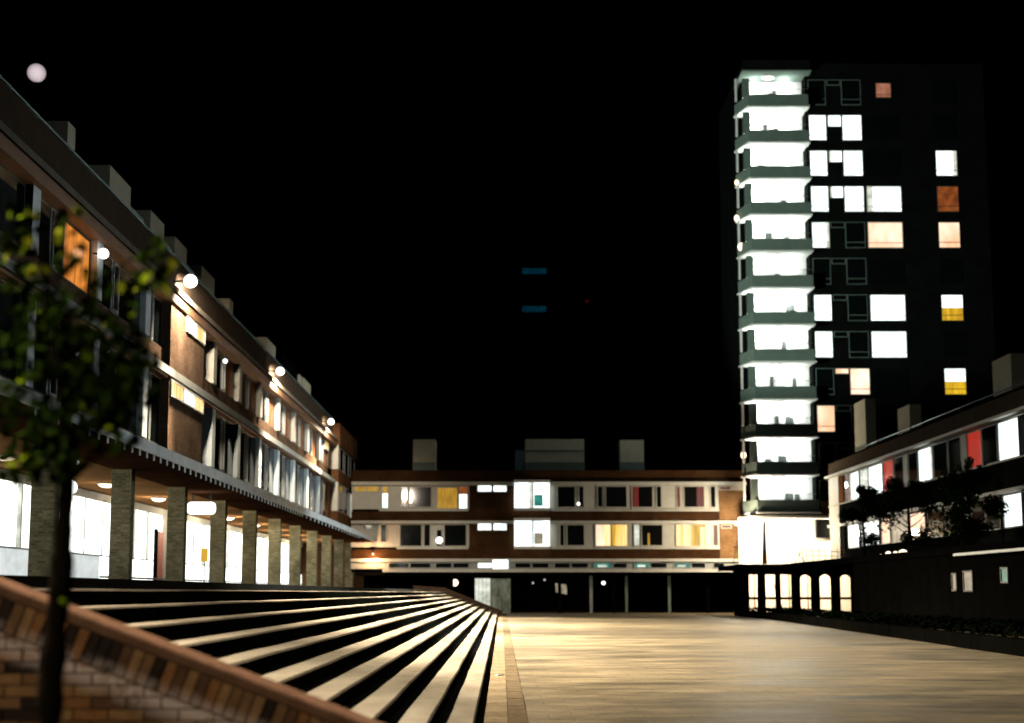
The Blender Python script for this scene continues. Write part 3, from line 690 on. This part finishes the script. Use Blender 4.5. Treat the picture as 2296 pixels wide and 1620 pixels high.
for k, c in enumerate(cz):
    b0 = c-2.803; b1 = c-1.80
    MB().prism(bay, 'z', b0+.10, b1-.0).build('balcony_front', M['spandrel'], tw)
    MB().prism([(18.0,110.6),(18.68,107.92),(23.38,107.92),(23.38,110.6)], 'z', b0, b0+.098).build('balcony_slab', M['white_wall'], tw)
    # back wall with windows and door openings
    box('balcony_wall', 18.7, 23.29, 110.3, 110.5, b1, c, M['white_wall'], tw)
    box('balcony_column', 18.42, 18.95, 108.5, 108.8, b1+.002, c-.22 if k else c-.35, M['spandrel'], tw)
    box('corner_post', 18.02, 18.16, 109.6, 109.8, b1+.002, c-.002, M['white_wall'], tw)
    for q in range(random.choice((1,2,2,3))):
        x = random.uniform(19.6, 22.0); box('balcony_door', x, x+random.uniform(.25,.6), 110.2, 110.298, b1+.002, b1+random.uniform(.4,1.15), M['frame_dark'], tw)
    MB().tube([(18.72,108.03,b1+.42),(23.27,108.03,b1+.42)], .02, 6).build('balcony_rail', M['steel'], tw)
    lx = 20.5
    e = empty('ceiling_lamp', (lx, 109, c), 'white ceiling lamp of the lit tower balcony, %s from the top' % ords[k], 'lamp', 'lamps of the tower balconies')
    MB().ball((lx,109.1,c-.13), .30, 16, sx=1.6, sz=.4).build('diffuser', M['globe'], e)
    MB().box(lx-.5, lx+.5, 108.95, 109.25, c-.05, c-.003).build('housing', M['white_wall'], e)
    for dx in (-1.05, 1.35): lamp('lamp_light', 'POINT', (lx+dx,109.62,c-.62), 170*lamp_k[k]**2, (.88,1,.97), .2, parent=e)
# windows on the tower wall
def tx(px, k): d = ray(px, 1328-(cz[k]-EYE)*30); return d.x*109.0/d.y
def twin(c0, c1, k, fill, fr='frame', dz0=.30, dz1=2.32, **kw):
    return window(tw, 'y', -1, 108.98, c0, c1, cz[k]-dz1, cz[k]-dz0, fill, fr, fw=.05, **kw)
C2 = (23.5,24.85); C3a = (24.95,26.0); C3b = (26.05,27.55); C4 = (27.75,30.4); C5 = (33.1,34.75)
for k in range(12):
    wl_ = dict(trans=.22)
    f2 = 'lit_white' if k in (1,2,3,4,6,7) else ('lit_peach' if k == 9 else ('glass'))
    twin(*C2, k, f2, 'cream' if f2 != 'glass' else 'spandrel', **wl_)
    lit3 = k in (1,2,3)
    twin(*C3a, k, 'lit_white' if lit3 else ('lit_peach' if k == 8 else 'glass'), 'spandrel', .30, 1.25 if lit3 else .75)
    twin(*C3b, k, 'lit_white' if lit3 else ('lit_peach' if k == 8 else 'glass'), 'spandrel' if not lit3 else 'cream', **wl_)
    f4 = {3:'lit_white',4:'lit_peach',6:'lit_white',7:'lit_white'}.get(k, 'glass')
    if k: twin(*C4, k, f4, 'brick_dark' if f4 == 'glass' else 'cream', trans=.2)
    f5 = {2:('lit_white',None),3:('lit_rust',None),4:('lit_peach',None),6:('lit_white',(0,1,0,.5,'lit_yellow')),8:('lit_white',(0,1,0,.5,'lit_yellow'))}.get(k, ('glass',None))
    twin(*C5, k, f5[0], 'brick_dark' if f5[0] == 'glass' else 'frame_dark', trans=.22, extra=f5[1])
twin(28.7,29.9,0,'lit_pink','frame_dark',.55,1.75,trans=.22)
for px, py_, sx in ((1652,409,.5),(1652,489,.7),(1661,553,1),(1667,1020,.8)):
    p = onY(px, py_, 110.0); e = empty('wall_lamp', tuple(p), 'small %s lamp on the left flank of the tower' % {409:'dim oval white, highest',489:'oval white, second highest',553:'oval peach coloured',1020:'low white, just above the roofs,'}[py_], 'lamp')
    MB().ball(p, .25*sx**.5, 14, sx=.9, sy=.9, sz=1.25).build('glass_globe', M['globe_warm'], e)
    MB().tube([p+Vector((.15,0,0)), (18.6,111,p.z)], .03, 6).build('bracket', M['metal'], e)
# bright first floor below the tower
box('white_wall', 17.6, 25.3, 109.6, 109.9, 3.45, 7.1, M['white_wall'], tw)
box('soffit', 18.2, 25.3, 108.0, 109.598, 6.95, 7.15, M['white_wall'], tw)
box('brick_panel', 23.45, 24.6, 107.95, 108.9, 5.75+1.45, 5.75+2.4, M['brick_red'], tw)
for x, lab in ((17.25,'left'),(21.2,'middle'),(24.9,'right')):
    e = empty('wall_lamp', (x,108.6,6.7), 'dazzling lamp under the tower, %s of the three over the white wall' % lab, 'lamp', 'lamps under the tower')
    MB().ball((x,108.6,6.62), .18, 14).build('glass_globe', M['globe_warm'], e); MB().tube([(x,108.6,6.72),(x if x > 18 else 18.3,108.7,6.99)], .03, 6).build('bracket', M['metal'], e)
    lamp('lamp_light', 'POINT', (x,107.8 if x < 18 else 108.75,5.9), 2600 if x < 18 else 900, (1,.82,.60), .25, parent=e)

# ------------------------------------------------------------------ RIGHT BUILDING
XG = 23.7
rb = empty('brick_building', (XG, 85, 0), 'dark building along the right side with lit and red curtained windows', 'building')
def RZ(r): return EYE + r*XG*ct
def ry(px): return yx(px, XG)
YR0, YR1 = 52.0, 106.5
zE, zW1, zW0 = RZ(.348), RZ(.343), RZ(.262)
box('wall', XG+.35, XG+12, YR0, YR1, 3.4, RZ(.37), M['void'], rb)
box('parapet', XG, XG+.35, YR0, YR1, zE+.12, RZ(.392), M['parapet'], rb); box('coping', XG-.04, XG+.4, YR0, YR1, RZ(.392)+.002, RZ(.396), M['blackstone'], rb)
box('eave', XG-.35, XG+.35, YR0, YR1, zE-.02, zE+.118, M['cream'], rb)
box('spandrel', XG, XG+.35, YR0, YR1, RZ(.205), zW0-.05, M['brick_dark'], rb); box('spandrel', XG, XG+.35, YR0, YR1, 3.45, RZ(.125), M['brick_dark'], rb)
box('sill', XG-.12, XG+.3, YR0, YR1, zW0-.048, zW0, M['cream'], rb); box('cornice', XG-.2, XG+.3, YR0, YR1, RZ(.196), RZ(.204), M['frame'], rb)
segs = [(1880,1898,'brick_p'),(1901,1911,'lit_darkred'),(1912,1933,'lit_white'),(1935,1954,'lit_dim'),(1955,1987,'lit_white'),(1989,2012,'lit_red'),(2014,2035,'glass'),(2036,2045,'cream_p'),(2047,2067,'glass'),(2069,2102,'lit_white'),(2104,2136,'glass'),(2138,2167,'glass'),(2168,2180,'cream_p'),(2181,2214,'lit_red'),(2215,2250,'glass'),(2252,2300,'lit_white')]
for pa, pb, f in segs:
    ya, yb = ry(pb), ry(pa)
    if f.endswith('_p'): box('panel', XG, XG+.3, ya, yb, zW0+.002, zW1, M['cream' if f[0] == 'c' else 'brick_red'], rb)
    else: window(rb, 'x', -1, XG+.05, ya+.02, yb-.02, zW0+.01, zW1-.01, f, 'frame', extra=(0,1,0,.3,'lit_white') if pa == 2014 else None)
for pa, pb, f in ((1905,1930,'lit_white'),(1935,1975,'lit_white'),(1980,2000,'lit_peach'),(2002,2040,'lit_tan'),(2045,2080,'lit_peach'),(2085,2120,'glass'),(2125,2160,'glass'),(2162,2182,'lit_dim'),(2185,2216,'glass'),(2218,2250,'glass'),(2257,2300,'lit_white')):
    window(rb, 'x', -1, XG+.05, ry(pb)+.02, ry(pa)-.02, RZ(.127), RZ(.194), f, 'frame')
box('pillar_panel', XG-.02, XG+.3, YR1-3, YR1, 3.5, zE-.022, M['cream'], rb)
for xa, xb2, yt in ((1928,1953,892),(2027,2054,905),(2247,2290,790)):
    X = XG+.8; ya, yb = yx(xb2, X), yx(xa, X); box('roof_housing', X, X+.7, ya, yb, RZ(.37), onX((xa+xb2)/2, yt, X).z, M['box'], rb)
m = MB(); zr_ = RZ(.405)
m.tube([(XG+.1,60,zr_),(XG+.1,96,zr_)], .025, 6)
for k in range(10): m.tube([(XG+.1,60+4*k,RZ(.396)),(XG+.1,60+4*k,zr_)], .02, 6)
m.build('roof_rail', M['roofglass'], rb)
lamp('x','POINT',(0,0,-50),0) if False else None

# deck, podium, arcade, planting bed
XD = 18.5
dk = empty('podium', (XD, 70, 0), 'dark raised deck with a few dim windows along the right of the square', 'podium')
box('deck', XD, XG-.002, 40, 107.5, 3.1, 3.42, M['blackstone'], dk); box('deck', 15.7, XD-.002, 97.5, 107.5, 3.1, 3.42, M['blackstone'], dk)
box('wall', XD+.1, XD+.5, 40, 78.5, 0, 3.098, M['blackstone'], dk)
box('ledge', XD-.25, XD+.098, 40, yx(2154,XD), EYE+1.46, EYE+1.56, M['cream_cool'], dk)
window(dk, 'x', -1, XD+.06, yx(2144,XD), yx(2133,XD), onX(2138,1325,XD).z, onX(2138,1284,XD).z, 'lit_tan', 'frame_dark')
window(dk, 'x', -1, XD+.06, yx(2180,XD), yx(2159,XD), onX(2170,1326,XD).z, onX(2170,1279,XD).z, 'lit_tan', 'frame_dark')
window(dk, 'x', -1, XD+.06, yx(2260,XD), yx(2243,XD), onX(2250,1307,XD).z, onX(2250,1271,XD).z, 'lit_teal', 'frame_dark')
YA = 100.0
op = [(1680,1701),(1717,1741),(1751,1777),(1795,1821),(1839,1866),(1885,1911)]
def ax(px): return onY(px, 1328, YA).x
zt_, zb_ = onY(1700,1287,YA).z, onY(1700,1371,YA).z; zm = onY(1700,1341,YA).z
xs = [15.7] + [q for a, b2 in op for q in (ax(a), ax(b2))] + [25.5]
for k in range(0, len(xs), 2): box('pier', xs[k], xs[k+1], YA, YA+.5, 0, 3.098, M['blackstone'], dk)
for a, b2 in op[:3]: box('lintel', ax(a), ax(b2), YA+.02, YA+.45, zt_-.02, 3.098, M['blackstone'], dk)
for q, (a, b2) in enumerate(op):
    if q in (2, 3, 5):
        m = MB(); m.tube([(ax(a)+.05, 103, 2.2 if q < 5 else .6), (ax(b2)-.1, 103, .3 if q < 5 else 1.5)], .05, 6); m.build('brace', M['post'], dk)
    box('opening_rail', ax(a), ax(b2), YA+.15, YA+.25, zm-.09, zm+.09, M['blackstone'], dk)
    if q < 3: continue
    m = MB(); x0, x1 = ax(a), ax(b2); n = 8     # arched head
    pts = [(x0, zt_+.0),(x0, zt_-.32)] + [(x0+(x1-x0)*(1-math.cos(math.pi*k/n))/2, zt_-.32+.30*math.sin(math.pi*k/n)) for k in range(1,n)] + [(x1, zt_-.32),(x1, zt_)]
    pts = [(x0,3.098)] + pts[1:-1] + [(x1,3.098)]
    m.prism(pts, 'y', YA+.02, YA+.45).build('arch_head', M['blackstone'], dk)
box('lit_wall', 17.0, 26, 106.0, 106.2, 0, 3.098, M['white_wall'], dk)
for px in (1692, 1770, 1812): 
    x = onY(px,1328,104).x; box('inner_post', x-.04, x+.04, 104, 104.1, 0, 3.09, M['post'], dk)
for x, lab in ((18.5,'left'),(23,'right')):
    e = empty('wall_lamp', (x,105.6,2.9), 'warm lamp behind the dark arcade piers, on the %s' % lab, 'lamp'); MB().ball((x,105.6,2.85), .12, 12).build('glass_globe', M['globe_warm'], e)
    lamp('lamp_light', 'POINT', (x,103.4,2.5), 1000, (1,.76,.48), .2, parent=e)
bed = empty('planting_bed', (15, 60, 0), 'long low planting bed with dark ground cover beside the square', 'planting bed')
def bedx(y): return 12.6 + 2.9*(y-35)/50 if y < 85 else 15.5
m = MB()
for j in range(12):
    y0 = 30+5.6*j; y1 = y0+5.55
    m = MB(); m.v = [(bedx(y0),y0,0),(bedx(y0)+.3,y0,0),(bedx(y1)+.3,y1,0),(bedx(y1),y1,0),(bedx(y0),y0,.42),(bedx(y0)+.3,y0,.42),(bedx(y1)+.3,y1,.42),(bedx(y1),y1,.42)]
    m.f = [(0,3,2,1),(4,5,6,7),(0,1,5,4),(1,2,6,5),(2,3,7,6),(3,0,4,7)]; m.build('kerb', M['blackstone'], bed)
gc = MB(); random.seed(5)
for k in range(9000):
    y = random.uniform(30,97); x = random.uniform(bedx(y)+.32, XD); z = random.uniform(.32,.62); r = random.uniform(.06,.14)
    a = random.random()*6.28; n = len(gc.v)
    u = Vector((math.cos(a),math.sin(a),random.uniform(-.5,.5)))*r; v = Vector((-math.sin(a),math.cos(a),random.uniform(-.5,.5)))*r*.6
    p = Vector((x,y,z)); gc.v += [tuple(p-u),tuple(p+v),tuple(p+u),tuple(p-v)]; gc.f.append((n,n+1,n+2,n+3))
leafd = plain('dark_leaf', (.004,.007,.003), .9, .4, 4, spec=.1)
tag(gc.build('ground_cover', leafd, bed), kind='stuff')

# railings and folded stands on the deck, seen against the white wall
def P(px, py_, Y=101): return onY(px, py_, Y)
def zoomr(zx, zy): return (1580.7+zx*.3496, 1053.8+zy*.3496)
def bar(m, a, b2, r=.035, Y=101): m.tube([P(*zoomr(*a), Y), P(*zoomr(*b2), Y)], r, 6)
r1 = empty('railing', (17.3,101,3.42), 'thin brown railing with splayed legs on the deck before the bright wall, leftmost', 'railing')
m = MB(); bar(m,(178,493),(378,495)); bar(m,(215,518),(372,520),.02); m.build('rail', M['post'], r1)
for a, b2 in (((215,420),(180,600)),((222,420),(258,600)),((240,495),(236,600)),((345,495),(350,600))):
    m = MB(); bar(m,a,b2,.03); m.build('leg', M['post'], r1)
r2 = empty('post', (18.7,101,3.42), 'stout brown post on the deck beside the thin railing', 'post')
m = MB(); m.tube([P(*zoomr(380,330)),P(*zoomr(383,600))],[.08,.17],8); m.build('shaft', M['post'], r2)
r3 = empty('folding_stand', (20,101,3.42), 'brown crossed leg stand on the deck before the bright wall', 'stand')
for a, b2 in (((580,505),(640,590)),((632,500),(578,595)),((618,460),(632,590)),((616,465),(600,560))):
    m = MB(); bar(m,a,b2,.03); m.build('leg', M['post'], r3)
r4 = empty('railing', (22,101,3.42), 'long thin rusty railing on the deck between the crossed stand and the trees', 'railing')
m = MB(); bar(m,(630,515),(900,525),.02); bar(m,(640,545),(900,552),.02); m.build('rail', M['post'], r4)
for q in range(7):
    m = MB(); bar(m,(650+40*q,500),(652+40*q,600),.02); m.build('upright', M['post'], r4)
for i, (px, py_, r, mt) in enumerate(((2025,1244,.26,'globe_warm'),(1992,1242,.14,'globe_warm'),(1975,1246,.10,'globe_warm'),(2008,1241,.12,'globe_warm'),(2108,1241,.10,'globe_warm'),(2122,1238,.12,'globe_warm'))):
    globe(px, py_, X=19.0, r=r, mat=mt, label=['bright round lamp low on the deck under the right hand trees','small lamp left of the bright round lamp under the trees','smallest lamp at the foot of the bushy tree','small lamp touching the bright round lamp on its left','tiny warm lamp, left of a pair far right on the deck','tiny warm lamp, right of a pair far right on the deck'][i], arm=Vector((0,0,-.4)))

# ------------------------------------------------------------------ far tower, only its lit slots show
ft = empty('tower_block', (5, 230, 0), 'unlit distant tower against the night sky with two faint teal windows', 'tower')
p = onY(1198, 607, 230); q = onY(1198, 692, 230)
box('wall', p.x-8, p.x+14, 230.1, 245, 0, p.z+6, plain('unlit_tower_wall', (.001,.001,.001), 1, .1, 1), ft)
for c in (p, q): window(ft, 'y', -1, 230, c.x-1.95, c.x+1.95, c.z-.55, c.z+.5, 'lit_deepteal', 'blackstone', mull=2)
g_ = onY(1316, 675, 229.5); e = empty('warning_lamp', tuple(g_), 'faint red lamp high in the dark sky right of the teal windows', 'lamp')
MB().ball(g_, .22, 12).build('glass_globe', M['globe_red'], e); MB().tube([g_, g_+Vector((0,.7,0))], .03, 5).build('bracket', M['metal'], e)

# ------------------------------------------------------------------ added street lamp behind the camera, unseen, lights the near wall and tree
sp = Vector((-8.5, -5, 8.2))
e = empty('added_street_lamp', (-8.5,-5,ZT), 'added unseen street lamp on the terrace behind the viewer', 'street lamp')
MB().tube([(-8.5,-5,ZT),(-8.5,-5,8.0)], [.08,.05], 10).build('pole', M['metal'], e)
MB().ball(sp, .22, 16).build('glass_globe', M['globe'], e)
lamp('lamp_light', 'SPOT', sp+Vector((.1,.1,-.45)), STREET, (1,.78,.48), .25, target=(-1.6,9.6,1.0), spot=52, blend=.6, parent=e)

# ------------------------------------------------------------------ trees
def leafmat(name, c, c2, rough=.6):
    t = NT(name); n = t.noise(t.node('ShaderNodeNewGeometry').outputs['Position'], 6, 3)
    t.lk(t.ramp(n, .3, .7, c, c2), t.b.inputs['Base Color']); t.b.inputs['Roughness'].default_value = .8; t.b.inputs['Specular IOR Level'].default_value = 0
    t.b.inputs['Transmission Weight'].default_value = 0; return t.m
lm = [leafmat('leaf_green', (.09,.16,.008), (.20,.28,.012)), leafmat('leaf_yellow_lit', (.20,.27,.02), (.36,.38,.025)), leafmat('leaf_green_shaded', (.005,.013,.002), (.016,.032,.004))]  # lamplight and crown shade put into the leaf colours
def leafmesh(name, mat, seed):
    rr = random.Random(seed); m = MB(); L = 1.0
    out = [(0,-.5),(.28,-.42),(.20,-.22),(.48,-.05),(.30,.10),(.34,.34),(.14,.30),(0,.56)]
    out = out + [(-x,y) for x, y in out[-2:0:-1]]
    m.v = [(0,0,.06)] + [(x*(1+.15*rr.uniform(-1,1)), y, -.12*abs(x)-.10*y*y+.03*rr.uniform(-1,1)) for x, y in out]
    n = len(out); m.f = [(0,1+k,1+(k+1)%n) for k in range(n)]; m.smooth = True
    me = bpy.data.meshes.new(name); me.from_pydata(m.v, [], m.f); me.materials.append(mat); return me
leafs = [[leafmesh('leaf', lm[a], a*5+s) for s in range(3)] for a in range(3)]
YTr = 7.0
tp = [onY(px, py_, YTr) for px, py_ in ((108,1760),(112,1620),(115,1520),(122,1440),(130,1360),(138,1290),(140,1230),(145,1150),(150,1085),(150,1020),(150,950),(140,850),(125,740),(105,620),(95,520))]
rd = [.058,.055,.060,.052,.050,.056,.046,.041,.046,.036,.032,.025,.018,.012,.006]
tr = empty('young_tree', (tp[0].x, YTr, 0), 'slim young tree with blurred yellow green leaves in front of the brick wall at left', 'tree')
base = [Vector((tp[0].x-.02, YTr, -.02)), Vector((tp[0].x-.01,YTr,.4))] 
m = MB(); tpp = base+tp; rdd = [.075,.056]+rd
dense = []; rds = []
for i in range(len(tpp)-1):
    for q in range(4):
        t_ = q/4; p = tpp[i].lerp(tpp[i+1], t_); j = noise.noise(p*5)*.006
        dense.append(p+Vector((j,noise.noise(p*4+Vector((9,0,0)))*.006,0))); rds.append((rdd[i]*(1-t_)+rdd[i+1]*t_)*(1+.34*noise.noise(p*9)))
dense.append(tpp[-1]); rds.append(rdd[-1])
m.tube(dense, rds, 14).build('trunk', M['bark'], tr)
clusters = [(60,500,36,1),(40,560,40,1),(75,600,40,1),(45,650,40,1),(60,720,40,0),(140,500,32,1),(165,560,32,1),(135,590,35,1),(345,560,25,1),(330,595,42,1),(360,625,28,1),(305,650,36,1),(290,690,22,1),(235,725,14,1),
 (120,760,45,0),(70,790,40,0),(170,800,40,0),(200,850,55,0),(270,830,50,0),(320,820,40,2),(320,880,40,2),(250,900,55,0),(200,930,50,0),(120,880,60,2),(60,870,45,0),(60,950,50,2),(110,960,50,2),(150,1000,50,2),(100,1030,50,0),(50,1020,40,0),(280,940,40,0),(240,980,45,0),(300,990,25,0),(190,790,60,2),(240,860,60,2),(300,850,55,2),(160,880,60,2),(220,940,55,2),(150,950,60,2),(60,800,55,2),(280,800,50,2),(30,1040,40,2),(110,1060,40,2),(70,1010,50,2),(10,900,40,2),(20,760,40,2),(205,850,60,2),(255,905,55,2),(140,800,60,2),(90,740,50,2),(40,480,26,1),(10,560,30,1),(175,470,14,1),(385,600,16,1),(150,700,60,2),(210,640,40,2),(100,680,50,2),(250,760,50,2),(290,770,40,2),(200,720,50,2),(150,1345,10,0),(75,1080,25,0)]
random.seed(21)
# limbs
for (cx, cy, r, g_) in clusters[::2]:
    if cy > 1100: continue
    tgt = onY(cx, cy, YTr+random.uniform(-.25,.25))
    src = min(tp[8:], key=lambda p: abs((p.z+.25)-(tgt.z-.45*abs(p.x-tgt.x))))
    mid = src.lerp(tgt, .5)+Vector((random.uniform(-.04,.04),random.uniform(-.04,.04),.05))
    MB().tube([src, src.lerp(mid,.5), mid, mid.lerp(tgt,.5)+Vector((0,0,.02)), tgt], [.012,.010,.008,.006,.003], 6).build('limb', M['bark'], tr)
cnt = 0; stuff = MB(); total = []
for (cx, cy, r, g_) in clusters:
    n = max(3, int((r/10.0)**2*1.0))
    for q in range(n):
        a = random.random()*6.28; d = r*math.sqrt(random.random()); total.append((cx+d*math.cos(a), cy+d*math.sin(a), g_))
random.shuffle(total)
tl = worldloc(tr)
for i, (cx, cy, g_) in enumerate(total):
    p = onY(cx, cy, YTr+random.uniform(-.35,.35)); kind = g_ if g_ == 2 else (1 if (g_ == 1 and random.random() < .6) else 0)
    if g_ == 0 and random.random() < .35: kind = 2
    me = random.choice(leafs[kind]); s = random.uniform(.04,.08)
    rot = Matrix.Rotation(random.random()*6.28, 4, 'Z') @ Matrix.Rotation(random.uniform(.3,1.5), 4, 'X') @ Matrix.Rotation(random.uniform(-.8,.8), 4, 'Y')
    if i < 300:
        o = new('leaf', me, tr); o.matrix_local = Matrix.Translation(p-tl) @ rot @ Matrix.Scale(s, 4)
    else:
        n = len(stuff.v); mt = Matrix.Translation(p) @ rot @ Matrix.Scale(s, 4)
        stuff.v += [tuple(mt @ v.co) for v in me.vertices]; stuff.f += [tuple(n+v for v in f.vertices) for f in me.polygons]
stuff.smooth = True; tag(stuff.build('foliage', lm[2], tr), kind='stuff')

def dark_tree(base, h, wd, n, label, seed):
    rr = random.Random(seed); e = empty('tree', base, label, 'tree')
    b = Vector(base); m = MB(); m.tube([b, b+Vector((.03,0,h*.25)), b+Vector((-.04,0,h*.55)), b+Vector((.02,0,h*.85))], [.10,.08,.06,.02], 8).build('trunk', M['bark'], e)
    cl = []
    for k in range(14):
        a = rr.random()*6.28; zz = rr.uniform(.22,.95); rad = wd*.5*math.sin(math.pi*min(1,max(.12,zz*.9)))**.6*rr.uniform(.3,.95)
        c = b+Vector((math.cos(a)*rad, math.sin(a)*rad, h*zz)); cl.append((c, rr.uniform(.35,.75)*wd/3))
        MB().tube([b+Vector((0,0,h*max(.15,zz-.25))), b.lerp(c,.6)+Vector((0,0,h*.1)), c], [.035,.02,.008], 5).build('limb', M['bark'], e)
    f = MB()
    for k in range(n):
        c, r = rr.choice(cl); d = Vector((rr.gauss(0,1),rr.gauss(0,1),rr.gauss(0,.8))).normalized()*r*rr.random()**.4
        p = c+d; a = rr.random()*6.28; s = rr.uniform(.05,.11); u = Vector((math.cos(a),math.sin(a),rr.uniform(-1,1))).normalized()*s; v = u.cross(Vector((rr.uniform(-1,1),rr.uniform(-1,1),1))).normalized()*s*.6
        q = len(f.v); f.v += [tuple(p-u),tuple(p+v),tuple(p+u),tuple(p-v)]; f.f.append((q,q+1,q+2,q+3))
    f.build('crown', lm[2], e)
dark_tree((19.6,80,3.42), 4.1, 2.3, 5200, 'bushy dark tree nearer the tower, standing before the bright wall', 1)
dark_tree((21.0,76,3.42), 3.9, 3.2, 5200, 'dark tree beneath the red curtained window, second from the tower', 2)
dark_tree((21.6,68,3.42), 3.7, 3.4, 6500, 'wide dark tree furthest from the tower on the right deck', 3)
dark_tree((22.2,71,3.42), 5.2, 1.5, 1800, 'tall thin dark tree between the two wide ones on the deck', 4)
